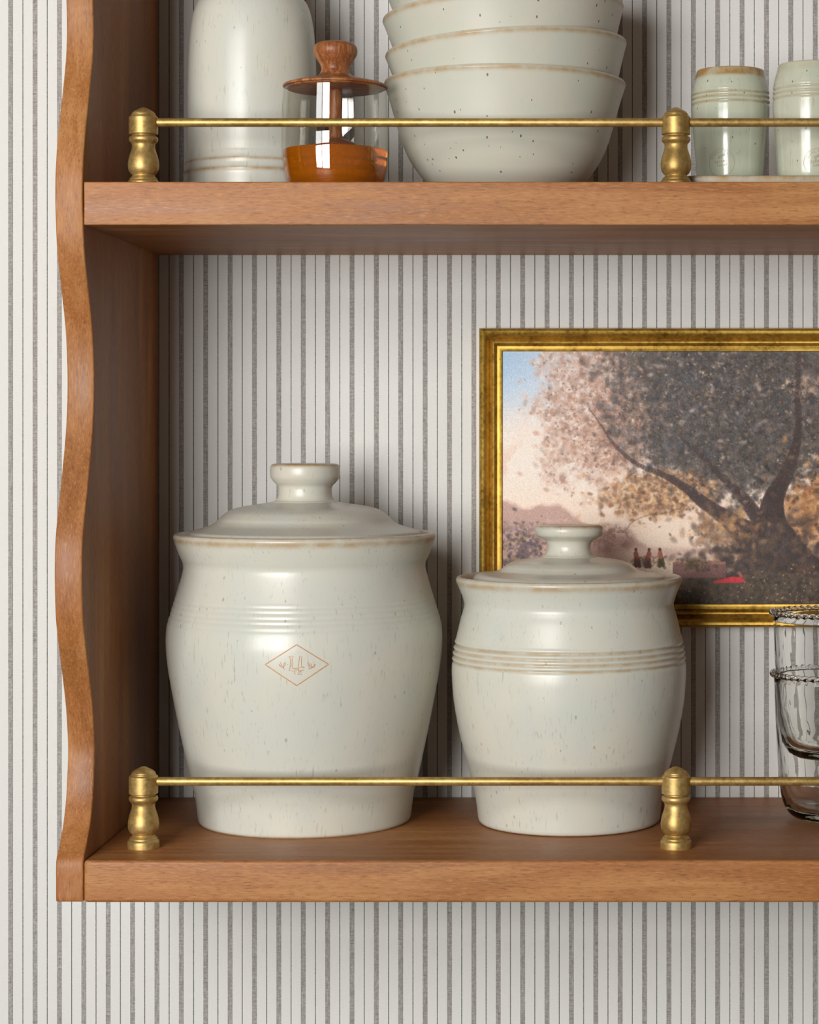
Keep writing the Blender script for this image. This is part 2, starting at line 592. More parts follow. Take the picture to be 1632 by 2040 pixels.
tall_body = [(201, 1634), (206, 1632.5), (209.5, 1628), (211, 1620), (213, 1603), (217, 1575), (225.5, 1545), (239, 1482), (249, 1435), (259, 1384),
             (267.5, 1335), (271.5, 1302), (273, 1275), (272.5, 1258), (270.5, 1240), (264.5, 1219), (257, 1194), (249, 1168), (243, 1147), (239.5, 1131),
             (240, 1120), (245, 1108), (251.5, 1092), (257, 1076), (259, 1068), (257, 1062.5)]
tall_cav = [(257, 1062.5), (252, 1060.5), (247, 1062), (243, 1068), (238, 1076), (232, 1080)]
tall_lid = [(226, 1079), (229.5, 1074), (229.5, 1064), (226, 1058), (215, 1054.5), (200, 1050), (186, 1045), (175, 1038), (166, 1029), (150, 1017), (127, 1009.5),
            (92, 1004), (66, 1000), (58, 996), (54, 988), (53, 977), (54.5, 968), (62, 960), (68, 951), (69.5, 940), (68.5, 930), (64, 924.5), (50, 923), (0, 922.5)]
TD = 1.911
tall, tall_out = crock('stoneware_canister', 608, TD, tall_body, tall_cav, tall_lid, 12, [CAM_Z - (y - PY) * 1.795 / F for y in (1214, 1224, 1236, 1246, 1259)],
                       0.00028, 0.0011, 'larger lidded pale stoneware canister with an orange diamond emblem on its belly', 0.05)
small_body = [(171, 1635), (177, 1633.5), (180.5, 1628), (182, 1618), (184, 1600), (188.5, 1574), (201, 1525), (218, 1458), (229, 1397), (233, 1350),
              (233.3, 1325), (231.5, 1305), (228.5, 1285), (222, 1258), (215, 1229), (210, 1212), (208.5, 1201), (212.5, 1186), (219, 1170), (224, 1159),
              (225, 1153), (222.5, 1148)]
small_cav = [(222.5, 1148), (218, 1147), (214, 1150), (211, 1157), (207, 1166), (203, 1172)]
small_lid = [(188, 1170), (191.5, 1165), (191.5, 1154), (188, 1147), (178, 1143), (160, 1140.5), (143, 1137), (134, 1132), (123, 1124), (106, 1117), (78, 1112.5),
             (55, 1109), (47.5, 1104), (43.5, 1096), (43, 1086), (47, 1077), (57, 1071), (65, 1066), (68.3, 1058), (67.5, 1051), (63, 1046.5), (50, 1045), (0, 1044.5)]
SD = 1.906
small, small_out = crock('stoneware_canister', 1134, SD, small_body, small_cav, small_lid, 11, [CAM_Z - (y - PY) * 1.808 / F for y in (1304, 1316, 1327.5, 1339.5)],
                         0.0011, 0.0012, 'smaller lidded pale stoneware canister with four grooved rings, in front of the painting', 0.85)

# diamond emblem on the tall canister
K = 4.075e-4 / 8.16


def em(pts):
    return [((x - 740) * K, -(y - 538) * K) for x, y in pts]


emb = [em([(740, 205), (1255, 532), (740, 875), (225, 530), (740, 205)])]
fine_w = 0.00042
for p in ([(612, 405), (650, 390), (688, 402), (668, 425), (665, 560), (672, 592), (750, 585), (770, 600)],
          [(625, 405), (640, 440), (632, 590), (615, 625), (690, 635), (745, 628)],
          [(775, 400), (805, 388), (826, 405), (815, 440), (818, 560), (858, 568)],
          [(790, 405), (778, 450), (772, 578), (862, 582), (860, 565)],
          [(690, 602), (760, 612), (800, 628), (852, 618), (856, 630)],
          [(800, 632), (826, 655), (792, 640), (752, 690), (822, 697), (800, 668)],
          [(700, 640), (715, 690)], [(770, 590), (770, 640), (790, 655)],
          [(452, 522), (486, 548), (520, 572), (545, 612)], [(470, 488), (490, 520), (505, 560)], [(552, 485), (560, 520), (525, 580)],
          [(540, 500), (530, 540), (515, 570)], [(455, 535), (480, 565), (520, 585)],
          [(925, 480), (920, 520), (945, 580), (938, 612)], [(935, 500), (945, 540), (970, 565), (1000, 575)], [(1035, 522), (1010, 560), (960, 590)],
          [(975, 515), (972, 560)], [(1040, 530), (1025, 572), (975, 592), (940, 600)], [(586, 524), (592, 534)]):
    emb.append((em(p), fine_w))
emb_fixed = []
for st in emb: emb_fixed.append(st)
ze = CAM_Z - (1325 - PY) * 1.7935 / F - (ZL + 0.0002)
o = decal_strokes('emblem', emb_fixed, tall_out, math.asin((wx(591, 1.7935) - wx(608, TD)) / 0.1175), ze, 0.0008, M_STAMP, tall)
o['label'] = 'orange diamond outline with a two letter monogram and sprigs'

# ------------------------------------------------------------------ painting
PD = 2.013                                       # distance to the frame's front
fx0, fx1 = wx(954, PD), wx(1757, PD)
fz0, fz1 = wz(1251, PD), wz(653, PD)
pic = empty('framed_painting', ((fx0 + fx1) / 2, -0.001, fz0))
tag(pic, 'gilt framed landscape painting of a dark spreading tree, hung on the striped wall', 'painting')
POFF = (-(fx0 + fx1) / 2, 0.001, -fz0)
k = PD / F
# moulding section: inward distance, height off the wall
sec = [(0, 0.0012), (0, 0.0105), (0.6, 0.0130), (2.5, 0.0158), (6, 0.0170), (10, 0.0165), (14, 0.0148), (18, 0.0120), (22, 0.0098), (24.5, 0.0093),
       (24.6, 0.0112), (27, 0.0128), (30, 0.0124), (33, 0.0104), (36, 0.0090), (37, 0.0090), (37.1, 0.0102), (40, 0.0104), (45.5, 0.0094), (46.5, 0.0085), (46.6, 0.0050), (46.6, 0.0012)]
verts, faces = [], []
for (q, h) in sec:
    d = q * k
    for (x, z) in ((fx0 + d, fz0 + d), (fx1 - d, fz0 + d), (fx1 - d, fz1 - d), (fx0 + d, fz1 - d)):
        verts.append((x, -h, z))
n = len(sec)
for i in range(n - 1):
    for c in range(4):
        c2 = (c + 1) % 4
        faces.append((i * 4 + c, i * 4 + c2, (i + 1) * 4 + c2, (i + 1) * 4 + c))
for c in range(4):
    c2 = (c + 1) % 4
    faces.append((c, c2, (n - 1) * 4 + c2, (n - 1) * 4 + c)[::-1])
fo = mesh_obj('frame', verts, faces, M_GILT, pic, POFF, True, None, 32)
fo['label'] = 'moulded gilt frame'

# the picture surface: pigment laid on dab by dab
rng = np.random.default_rng(7)
SCL = 0.85
X0, Y0, X1, Y1 = 998.0, 696.0, 1714.0, 1211.0
W, H = int((X1 - X0) * SCL), int((Y1 - Y0) * SCL)
yy, xx = np.mgrid[0:H, 0:W]
gx = X0 + (xx + 0.5) / SCL
gy = Y0 + (yy + 0.5) / SCL


def C(r, g, b): return np.array([r, g, b], float)


def lay(img, m, c):
    img += (np.asarray(c) - img) * np.clip(m, 0, 1)[..., None]


def smooth(a, lo, hi):
    t = np.clip((a - lo) / (hi - lo), 0, 1)
    return t * t * (3 - 2 * t)


def clouds(cell, seed):
    r = np.random.default_rng(seed)
    out = np.zeros((H, W)); amp = 1.0; tot = 0
    for o in range(4):
        s = max(2.0, cell / 2 ** o)
        gh, gw = int(H / s) + 3, int(W / s) + 3
        g = r.random((gh, gw))
        fy, fx = yy / s, xx / s
        iy, ix = fy.astype(int), fx.astype(int)
        ty, tx = fy - iy, fx - ix
        ty, tx = ty * ty * (3 - 2 * ty), tx * tx * (3 - 2 * tx)
        out += amp * ((g[iy, ix] * (1 - tx) + g[iy, ix + 1] * tx) * (1 - ty) + (g[iy + 1, ix] * (1 - tx) + g[iy + 1, ix + 1] * tx) * ty)
        tot += amp; amp *= 0.6
    return out / tot


n1, n2, n3 = clouds(46, 1), clouds(20, 2), clouds(9, 3)
img = np.zeros((H, W, 3)) + C(228, 214, 202)
lay(img, smooth(-gy, -900, -720), C(190, 200, 212))
lay(img, smooth(1140 - gx, 0, 150) * smooth(-gy, -860, -700), C(160, 186, 212))
lay(img, smooth(n1, 0.45, 0.7) * smooth(gy, 780, 900) * 0.7, C(233, 212, 198))
lay(img, smooth(gy, 930, 1040) * 0.8, C(233, 206, 186))
lay(img, smooth(n1, 0.52, 0.62) * smooth(gy, 850, 930) * smooth(-gy, -985, -930) * 0.5, C(214, 180, 162))
# far hills and bushes on the left, pale water in the middle
hill = 1000 + 10 * np.sin(gx / 23) + 0.42 * np.maximum(0, gx - 1075) + 14 * (n2 - 0.5)
lay(img, smooth(gy - hill, -4, 10) * 0.8, C(172, 136, 126))
lay(img, smooth(gy, 1085, 1100) * smooth(gx, 1215, 1260) * 0.9, C(206, 176, 160))
lay(img, smooth(gy, 1112, 1125) * smooth(gx, 1225, 1260) * 0.85, C(226, 206, 182))
bush = smooth(n3 + n2, 0.85, 1.15)
lay(img, bush * smooth(gy, 1030, 1075) * smooth(-gx, -1120, -1030), C(112, 88, 84))
lay(img, smooth(1 - np.hypot((gx - 1215) / 62, (gy - 1075) / 40), 0, 0.5) * (0.4 + 0.6 * bush), C(140, 108, 96))
# foliage masses
fol_light = smooth(1.0 - np.hypot((gx - 1190) / 145, (gy - 830) / 185) + (n2 - 0.5) * 0.9, 0.05, 0.35)
fol_light = np.maximum(fol_light, smooth(1.0 - np.hypot((gx - 1150) / 95, (gy - 715) / 75) + (n2 - 0.5) * 0.8, 0.05, 0.3))
lay(img, fol_light * 0.55, C(202, 172, 156))
dark = smooth(1.0 - np.hypot((gx - 1475) / 320, (gy - 780) / 255) + (n2 - 0.5) * 0.55 + (n3 - .5) * 0.3, 0.02, 0.30)
lay(img, dark * 0.95, C(92, 82, 76))
core = smooth(1.0 - np.hypot((gx - 1415) / 220, (gy - 810) / 175) + (n2 - 0.5) * 0.7, 0.05, 0.6)
lay(img, core * 0.8, C(68, 66, 70))
gold = smooth(1.0 - np.hypot((gx - 1310) / 130, (gy - 985) / 62) + (n2 - 0.5) * 0.9, 0.0, 0.4)
lay(img, gold * 0.45, C(176, 136, 98))
gold2 = smooth(1.0 - np.hypot((gx - 1640) / 95, (gy - 1025) / 90) + (n2 - 0.5) * 0.7, 0.0, 0.4)
lay(img, gold2 * 0.8, C(178, 130, 86))
gap = smooth(1.0 - np.hypot((gx - 1605) / 46, (gy - 770) / 26) + (n3 - 0.5) * 1.0, 0.1, 0.4)
lay(img, gap * 0.85, C(222, 190, 164))


def dabs(count, px, py, sx, sy, cols, r0, r1, op, field=None, stretch=1.6):
    placed = 0
    while placed < count:
        x, y = rng.normal(px, sx), rng.normal(py, sy)
        placed += 1
        if not (X0 < x < X1 and Y0 < y < Y1): continue
        i, j = int((y - Y0) * SCL), int((x - X0) * SCL)
        i, j = min(i, H - 1), min(j, W - 1)
        if field is not None and rng.random() > field[i, j]: continue
        r = rng.uniform(r0, r1) * SCL
        R = int(r * stretch * 1.6) + 2
        a0, a1, b0, b1 = max(0, i - R), min(H, i + R + 1), max(0, j - R), min(W, j + R + 1)
        th = rng.uniform(0, math.pi)
        dy, dx = yy[a0:a1, b0:b1] - i, xx[a0:a1, b0:b1] - j
        u = (dx * math.cos(th) + dy * math.sin(th)) / (r * stretch); v = (-dx * math.sin(th) + dy * math.cos(th)) / r
        m = np.exp(-(u * u + v * v) ** 1.5) * op * rng.uniform(0.5, 1)
        c = np.array(cols[rng.integers(len(cols))], float) + rng.normal(0, 9)
        sub = img[a0:a1, b0:b1]
        sub += (c - sub) * m[..., None]


LIGHTS = [(190, 148, 128), (214, 188, 174), (160, 126, 108), (230, 214, 204), (200, 166, 146), (146, 124, 112), (178, 124, 102), (222, 200, 190)]
DARKS = [(50, 46, 50), (92, 80, 72), (66, 58, 52), (118, 104, 98), (78, 66, 50), (44, 38, 36), (136, 118, 106), (84, 88, 96), (70, 52, 46)]
dabs(2600, 1185, 820, 85, 95, LIGHTS, 1.8, 5.0, 0.62, np.clip(fol_light + 0.04, 0, 1))
dabs(2200, 1185, 820, 85, 95, LIGHTS + [(110, 84, 74), (238, 222, 210)], 0.8, 2.2, 0.75, np.clip(fol_light, 0, 1))
dabs(700, 1245, 830, 70, 90, [(150, 106, 86), (120, 90, 76), (180, 140, 120)], 2, 6, 0.5, np.clip(fol_light, 0, 1))
dabs(5200, 1440, 800, 165, 125, DARKS, 2, 6, 0.55, dark)
dabs(14000, 1440, 800, 170, 130, DARKS + [(150, 132, 120), (34, 30, 30), (104, 84, 72)], 0.6, 1.8, 0.5, dark)
dabs(500, 1440, 810, 150, 110, [(190, 160, 144), (168, 124, 112), (214, 192, 178), (172, 140, 92)], 1.0, 2.6, 0.6, dark)
dabs(60, 1460, 840, 130, 90, [(206, 176, 164), (224, 204, 196)], 2, 5, 0.5, dark)
dabs(1500, 1330, 985, 80, 34, [(206, 156, 104), (150, 104, 68), (116, 82, 60), (222, 184, 146), (92, 70, 56)], 1.2, 4.5, 0.7, np.clip(gold + 0.08, 0, 1))
dabs(900, 1640, 1010, 60, 60, [(200, 144, 88), (150, 98, 60), (112, 76, 52), (216, 172, 128)], 1.5, 6, 0.7, np.clip(gold2 + .1, 0, 1))
dabs(260, 1050, 1085, 35, 20, [(84, 68, 66), (126, 98, 92), (186, 152, 90), (100, 84, 108), (60, 50, 48)], 1.0, 3.5, 0.75)


def limb(pts, c, jit=1.2):
    pts = catmull(pts, 10)
    for (x, y, w) in pts:
        x += rng.normal(0, jit * 0.3); y += rng.normal(0, jit * 0.3)
        m = smooth(-np.hypot(gx - x, gy - y), -w / 2 - 1.4, -w / 2 + 1.0)
        i0, i1 = max(0, int((y - Y0 - w - 4) * SCL)), min(H, int((y - Y0 + w + 4) * SCL) + 1)
        j0, j1 = max(0, int((x - X0 - w - 4) * SCL)), min(W, int((x - X0 + w + 4) * SCL) + 1)
        if i0 >= i1 or j0 >= j1: continue
        sub = img[i0:i1, j0:j1]
        cc = np.array(c, float) + rng.normal(0, 5)
        sub += (cc - sub) * (0.55 * m[i0:i1, j0:j1])[..., None]


T = (62, 42, 38)
# ground rising to the trunk
bank = 1150 - 26 * smooth(gx, 1440, 1600) + 6 * (n2 - 0.5) - 12 * smooth(gx, 1340, 1400)
lay(img, smooth(gy - bank, -6, 12) * smooth(gx, 1215, 1330) , C(92, 72, 60))
lay(img, smooth(gy, 1165, 1200), C(62, 50, 42))
lay(img, smooth(gy, 1185, 1212) * 0.7, C(44, 34, 30))
limb([(1610, 1190, 130), (1585, 1140, 100), (1560, 1090, 74), (1540, 1040, 56), (1545, 990, 40), (1575, 930, 26), (1592, 860, 16), (1590, 780, 11), (1594, 690, 9)], T)
limb([(1540, 1130, 100), (1500, 1075, 58), (1450, 1035, 34), (1400, 1000, 24), (1370, 975, 18), (1325, 948, 13), (1270, 925, 9), (1228, 890, 7), (1200, 850, 4), (1175, 815, 2.5)], T)
limb([(1530, 1060, 40), (1480, 990, 22), (1440, 950, 15), (1395, 905, 10), (1360, 875, 6)], T)
limb([(1368, 1008, 3), (1330, 1022, 2.6), (1290, 1028, 2.2), (1262, 1040, 2), (1250, 1055, 1.5)], (110, 76, 60))
limb([(1228, 890, 3), (1190, 878, 2), (1150, 880, 1.5)], (140, 92, 76))
limb([(1560, 1050, 10), (1610, 1040, 5), (1660, 1015, 3)], (96, 66, 48))
dabs(1500, 1530, 1110, 70, 44, [(62, 48, 42), (88, 68, 56), (46, 36, 34), (110, 84, 62), (74, 60, 62)], 1.5, 7, 0.6)
dabs(900, 1480, 990, 110, 70, DARKS, 1.0, 4.5, 0.7, dark)
dabs(200, 1560, 950, 60, 110, [(98, 68, 56), (52, 38, 34)], 1.0, 3.0, 0.7, dark)
dabs(220, 1440, 1055, 30, 22, [(200, 158, 108), (150, 108, 74), (120, 90, 70)], 2, 6, 0.5)
dabs(1500, 1480, 1180, 150, 18, [(74, 60, 46), (96, 82, 58), (54, 42, 36), (110, 92, 70), (60, 52, 40)], 1.5, 5, 0.6, smooth(gy - bank, 0, 14))
dabs(90, 1560, 1175, 90, 20, [(200, 170, 140), (170, 150, 110)], 0.8, 1.6, 0.8)
# low wall, three small standing figures, a reclining one in red
lay(img, ((gx > 1342) & (gx < 1448) & (gy > 1122 + (gx - 1342) * -0.02) & (gy < 1152)).astype(float) * 0.85, C(124, 86, 84))
lay(img, ((gx > 1342) & (gx < 1448) & (gy > 1121) & (gy < 1125)).astype(float) * 0.7, C(168, 112, 92))
dabs(70, 1385, 1125, 14, 7, [(88, 72, 54), (70, 56, 46), (120, 96, 60)], 1.5, 4, 0.7)
for (x, c, c2, lean) in ((1270, (132, 70, 54), (110, 52, 42), -2), (1291, (140, 76, 58), (96, 58, 44), 3), (1318, (160, 96, 70), (92, 86, 54), -2)):
    limb([(x - 3, 1130, 7), (x - 1, 1120, 9), (x, 1112, 8)], c2, 3)
    limb([(x + 5, 1130, 6), (x + 2, 1119, 8), (x, 1112, 7)], tuple(v * 0.8 for v in c2), 3)
    limb([(x, 1112, 7), (x + lean, 1105, 8), (x + lean, 1101, 5)], c, 1)
    limb([(x + lean, 1097, 4.5), (x + lean * 1.2, 1095, 4.5)], (92, 54, 44), 0.5)
limb([(1298, 1109, 2), (1305, 1112, 1.6), (1315, 1107, 2)], (168, 104, 80))
limb([(1270, 1106, 2), (1278, 1113, 1.6), (1286, 1109, 2)], (150, 84, 64))
dabs(60, 1292, 1122, 20, 6, [(92, 60, 46), (150, 100, 74), (74, 66, 44)], 0.8, 2.2, 0.6)
limb([(1425, 1161, 4), (1445, 1158, 9), (1465, 1156, 12), (1482, 1158, 8)], (200, 48, 58), 0.6)
limb([(1478, 1150, 6), (1474, 1142, 5)], (150, 90, 80), 0.6)
# weave of the canvas
img = 128 + (img - 128) * 1.12 + 4
img += (rng.normal(0, 9, (H, W)) + 5 * ((xx + yy) % 2 - 0.5))[..., None]
img = np.clip(img, 8, 250) / 255
lin = np.where(img <= 0.04045, img / 12.92, ((img + 0.055) / 1.055) ** 2.4)

cz = lambda v: wz(v, 2.018)
cxs = np.array([wx(X0 + j / SCL, 2.018) for j in range(W + 1)])
czs = np.array([cz(Y0 + i / SCL) for i in range(H + 1)])
vx, vz = np.meshgrid(cxs, czs)
vv = np.stack([vx, np.full_like(vx, -0.0075), vz], -1).reshape(-1, 3)
ii, jj = np.mgrid[0:H, 0:W]
a = (ii * (W + 1) + jj).ravel()
ff = np.stack([a, a + (W + 1), a + (W + 2), a + 1], -1)
me = bpy.data.meshes.new('canvas')
me.vertices.add(len(vv)); me.vertices.foreach_set('co', vv.ravel())
me.loops.add(len(ff) * 4); me.loops.foreach_set('vertex_index', ff.ravel())
me.polygons.add(len(ff)); me.polygons.foreach_set('loop_start', np.arange(len(ff)) * 4)
me.update(calc_edges=True)
pad = np.ones((H + 1, W + 1, 4))
pad[:H, :W, :3] = lin; pad[H, :W, :3] = lin[-1]; pad[:, W, :3] = pad[:, W - 1, :3]
ca = me.color_attributes.new('pigment', 'FLOAT_COLOR', 'POINT')
ca.data.foreach_set('color', pad.ravel().astype(np.float32))
t = NT('oil_paint_on_canvas')
at = t.n('ShaderNodeAttribute', attribute_name='pigment')
wv = t.n('ShaderNodeTexChecker'); wv.inputs['Scale'].default_value = 1100
t.link(t.coords((1, 0.001, 1)), wv.inputs['Vector'])
c = t.mix(t.math('MULTIPLY', wv.outputs['Fac'], 0.10), at.outputs['Color'], (0.02, 0.02, 0.02))
t.link(c, t.b.inputs['Base Color'])
t.set(Roughness=0.5)
t.bump(t.math('ADD', wv.outputs['Fac'], t.noise(t.coords((1, 1, 1)), 500, 3)), 0.25, 0.0004)
me.materials.append(t.m)
cv = bpy.data.objects.new('canvas', me)
COL.objects.link(cv)
cv.parent = pic; cv.location = POFF
cv['label'] = 'painted canvas'


# ------------------------------------------------------------------ drinking glasses with twisted rims
def rope_ring(name, R, z, mat, parent, strands=2, twists=23, rs=0.0015, off=0.0013):
    n, m = 520, 8
    verts, faces = [], []
    for s in range(strands):
        base = len(verts)
        for i in range(n):
            a = 2 * math.pi * i / n
            ph = twists * a + 2 * math.pi * s / strands
            rr, zz = R + off * math.cos(ph), z + off * math.sin(ph)
            for q in range(m):
                b = 2 * math.pi * q / m
                verts.append(((rr + rs * math.cos(b)) * math.cos(a), (rr + rs * math.cos(b)) * math.sin(a), zz + rs * math.sin(b)))
        for i in range(n):
            i2 = (i + 1) % n
            for q in range(m):
                q2 = (q + 1) % m
                faces.append((base + i * m + q, base + i2 * m + q, base + i2 * m + q2, base + i * m + q2))
    return mesh_obj(name, verts, faces, mat, parent)


GD = 1.915
kg = GD / F
GX = 1654
glass_px = [(0, 1632), (40, 1633), (64, 1631), (80, 1623), (90, 1609), (96, 1592), (100, 1568), (103, 1530), (106.5, 1470), (109.5, 1410), (112, 1350)]
glass_in = [(108.5, 1350), (106, 1410), (102, 1470), (97, 1530), (91, 1568), (83, 1592), (70, 1607), (45, 1613), (0, 1614)]
gp_o = [(r * kg, (1633 - y) * kg) for r, y in glass_px]
gp_i = [(r * kg, (1633 - y) * kg) for r, y in glass_in]
gl_prof = catmull(gp_o, 5) + [(110.2 * kg, (1633 - 1347) * kg)] + catmull(gp_i, 5)


def glass(z, dx, label):
    g = empty('drinking_glass', (wx(GX, GD) + dx, -(CAM_D - GD), z))
    tag(g, label, 'glass', 'nested clear drinking glasses')
    lathe('glass_bowl', gl_prof, M_GLASS, g, (0, 0, 0), 96, None, 0.003)
    r = rope_ring('twisted_rim', 113.8 * kg, (1633 - 1344.5) * kg, M_GLASS, g)
    r['label'] = 'rope twisted glass rim'
    return g


glass(ZL + 0.0003, 0.0, 'clear glass with twisted rim standing on the lower board, holding another glass')
glass(ZL + 0.0003 + 122 * kg, -0.0006, 'clear glass with twisted rim nested inside the standing glass, the upper of the two')


# ------------------------------------------------------------------ upper shelf
# tall stoneware bottle
BD = 1.915
kb = BD / F
zb = ZT + 0.0002
bot_px = [(118, 410), (128, 409), (133, 404), (135.5, 392), (136, 375), (134.5, 352), (132, 333), (129.5, 315), (128.5, 300), (128, 220), (127.3, 165), (126, 120), (123.3, 76), (118, 37), (110.5, 12),
          (103, 0), (92, -17), (76, -38), (60, -58), (49, -80), (45, -105), (45, -150), (48, -160), (50, -168), (48, -174), (43, -175), (38, -172), (36, -150), (36, -100), (0, -95)]
bp = prof_px(bot_px, BD, zb)
bp = [(r, max(0.0, z)) for r, z in bp]
g1, g2 = CAM_Z + (PY - 314) * 1.86 / F - zb, CAM_Z + (PY - 334.5) * 1.86 / F - zb
bo = catmull(bp, 8)
fine = []
for (a, b) in zip(bo, bo[1:]):
    n = max(1, int(abs(b[1] - a[1]) / 0.0007))
    for i in range(n): fine.append((a[0] + (b[0] - a[0]) * i / n, a[1] + (b[1] - a[1]) * i / n))
fine.append(bo[-1])
fine = [(r + (0.0008 * gauss(z - g1, 0.0016) + 0.0010 * gauss(z - g2, 0.0018) if r > 0.05 else 0), z) for r, z in fine]
bottle = lathe('stoneware_bottle', [(0, 0.0002)] + fine, M_CROCK, None, (wx(503, BD), -(CAM_D - BD), zb), 128,
               lambda r, z: min(1, 0.95 * gauss(z - g1, 0.0010) + gauss(z - g2, 0.0014)), 0.0006)
tag(bottle, 'tall pale stoneware bottle with two tan lines near its foot, left on the upper board', 'bottle')

# honey jar with a turned wooden lid and dipper
JD = 1.836
kj = JD / F
zj = ZT + 0.0002
jar = empty('honey_jar', (wx(668.3, JD), -(CAM_D - JD), zj))
tag(jar, 'clear glass honey jar with turned wooden lid and dipper, beside the bowls', 'honey jar')
jp = lambda pts: [(r * kj, (390 - y) * kj) for r, y in pts]
j_out = jp([(0, 390), (60, 390), (80, 388.5), (90, 382), (96, 372), (101, 355), (105, 330), (107, 305), (107, 280), (106.3, 250), (105, 215), (103.6, 190), (103, 179)])
j_in = jp([(100.5, 179), (101.2, 190), (102.6, 215), (104, 250), (104.6, 280), (104.6, 305), (102.6, 330), (98.6, 354), (93.5, 370), (87, 379), (78, 384), (58, 385), (0, 385)])
gj = catmull(j_out, 5) + [(101.8 * kj, (390 - 177.5) * kj)] + catmull(j_in, 5)
lathe('glass_jar', gj, M_JAR, jar, (0, 0, 0), 112)
h_out = jp([(0, 384.5), (58, 384.5), (77.5, 383.4), (86.3, 378.4), (92.8, 369.6), (98, 353.8), (102, 330), (104, 305), (104, 301.5), (102.5, 299.8), (99, 299.3), (20, 299.3), (0, 299.3)])
hn = lathe('honey', catmull(h_out[:8], 6) + h_out[8:], M_HONEY, jar, (0, 0, 0), 112, None, 0, 60)
hn['label'] = 'amber honey'
lid_px = [(0, 178.5), (96, 178.5), (97.5, 177.5), (98, 175.2), (103, 175), (104.3, 173.5), (104, 171.5), (100, 169), (88, 165.5), (68, 161), (48, 156), (36, 151.5), (31, 147)]
knob_px = [(31, 147), (28.2, 141), (28, 137), (30, 130), (35, 121.5), (41, 112.5), (43.7, 104), (43, 96), (38, 88.5), (28, 84.5), (14, 82.8), (0, 82.5)]
lid_p = jp(lid_px)
ld = lathe('lid', lid_p[:3] + catmull(lid_p[3:], 5) + [(0, lid_p[-1][1])], M_OLIVE, jar, (0, 0, 0), 96, None, 0, 50)
kp = jp(knob_px)
lathe('lid_knob', [(0, kp[0][1] - 0.0003)] + catmull(kp, 6), M_OLIVE, ld, (0, 0, 0), 72)
dip = [(0, 178), (14, 178), (13.5, 200), (13, 240), (13.5, 268), (16, 276), (26, 279), (38, 285), (47, 294), (54, 304), (58, 312), (59, 316), (52, 318), (52, 321), (60, 323), (62, 328), (61, 333), (52, 335),
       (52, 339), (59, 341), (60, 347), (57, 352), (48, 354), (48, 357), (52, 359), (50, 366), (42, 374), (26, 379), (0, 380)]
dp = jp(dip)[::-1]
lathe('honey_dipper', dp[:1] + catmull(dp[1:-1], 4) + dp[-1:], M_OLIVE, ld, (0, 0, 0), 64)

# nested bowls
WD = 1.905
kw = WD / F
bowl_out = [(92, 404), (98, 407), (104, 404), (118, 395), (140, 379), (165, 356), (188, 324), (203, 292), (214, 258), (221.5, 232), (230, 203), (237, 181), (240.5, 170.5)]
bowl_in = [(233, 170.5), (229.5, 181), (222, 203), (213.5, 232), (205.5, 258), (194, 292), (178, 324), (155, 352), (120, 376), (80, 386), (0, 388)]
bo_ = [(r * kw, (407 - y) * kw) for r, y in bowl_out]
bi_ = [(r * kw, (407 - y) * kw) for r, y in bowl_in]
bowl_prof = [(0, 0.002)] + catmull(bo_, 6) + catmull([bo_[-1], (239 * kw, (407 - 166.5) * kw), (236.5 * kw, (407 - 166) * kw), bi_[0]], 4)[1:-1] + catmull(bi_, 6)
zr_b = bo_[-1][1]
bowl_tan = lambda r, z: min(1, 0.85 * gauss(z - zr_b + 0.0005, 0.0022) if r > 0.09 else 0)
bowl0 = None
for (px, dz, tilt, rz, lab) in ((1006.8, 0.0, 0.0, 0.0, 'pale stoneware bowl at the bottom of the stack, standing on the upper board'),
                                (1008.6, 0.0297, -3.6, 1.1, 'pale stoneware bowl second from the bottom of the stack, slightly tilted'),
                                (1003.2, 0.0607, -4.0, 2.3, 'pale stoneware bowl third from the bottom of the stack, slightly tilted'),
                                (1005.0, 0.0905, -3.8, 3.9, 'topmost pale stoneware bowl of the stack, cut off by the top of the photo')):
    if bowl0 is None:
        b = bowl0 = lathe('serving_bowl', bowl_prof, M_BOWL, None, (0, 0, 0), 144, bowl_tan, 0.0008)
    else:
        b = bowl0.copy(); COL.objects.link(b)
    b.location = (wx(px, WD), -(CAM_D - WD), ZT + 0.0002 + dz)
    b.rotation_mode = 'ZYX'
    # tilt about the middle of the rim, around the depth axis; each bowl turned a little differently
    th = math.radians(tilt)
    b.rotation_euler = (0, 0, 0)
    from mathutils import Matrix
    piv = Vector((0, 0, zr_b))
    Mx = Matrix.Translation(b.location) @ Matrix.Translation(piv) @ Matrix.Rotation(th, 4, 'Y') @ Matrix.Rotation(rz, 4, 'Z') @ Matrix.Translation(-piv)
    b.matrix_world = Mx
    tag(b, lab, 'bowl', 'nested stoneware bowls')

# tray with two tumblers
tx0, tx1, ty0, ty1 = wx(1346, 1.80), wx(1346, 1.80) + 0.30, -(CAM_D - 1.800), -(CAM_D - 1.975)
tz = ZT + 0.0002
bm = bmesh.new()


def rrect(x0, x1, y0, y1, r, z):
    out = []
    for cx_, cy_, a0 in ((x1 - r, y1 - r, 0), (x0 + r, y1 - r, 90), (x0 + r, y0 + r, 180), (x1 - r, y0 + r, 270)):
        for q in range(9):
            a = math.radians(a0 + q * 90 / 8)
            out.append(bm.verts.new((cx_ + r * math.cos(a), cy_ + r * math.sin(a), z)))
    return out


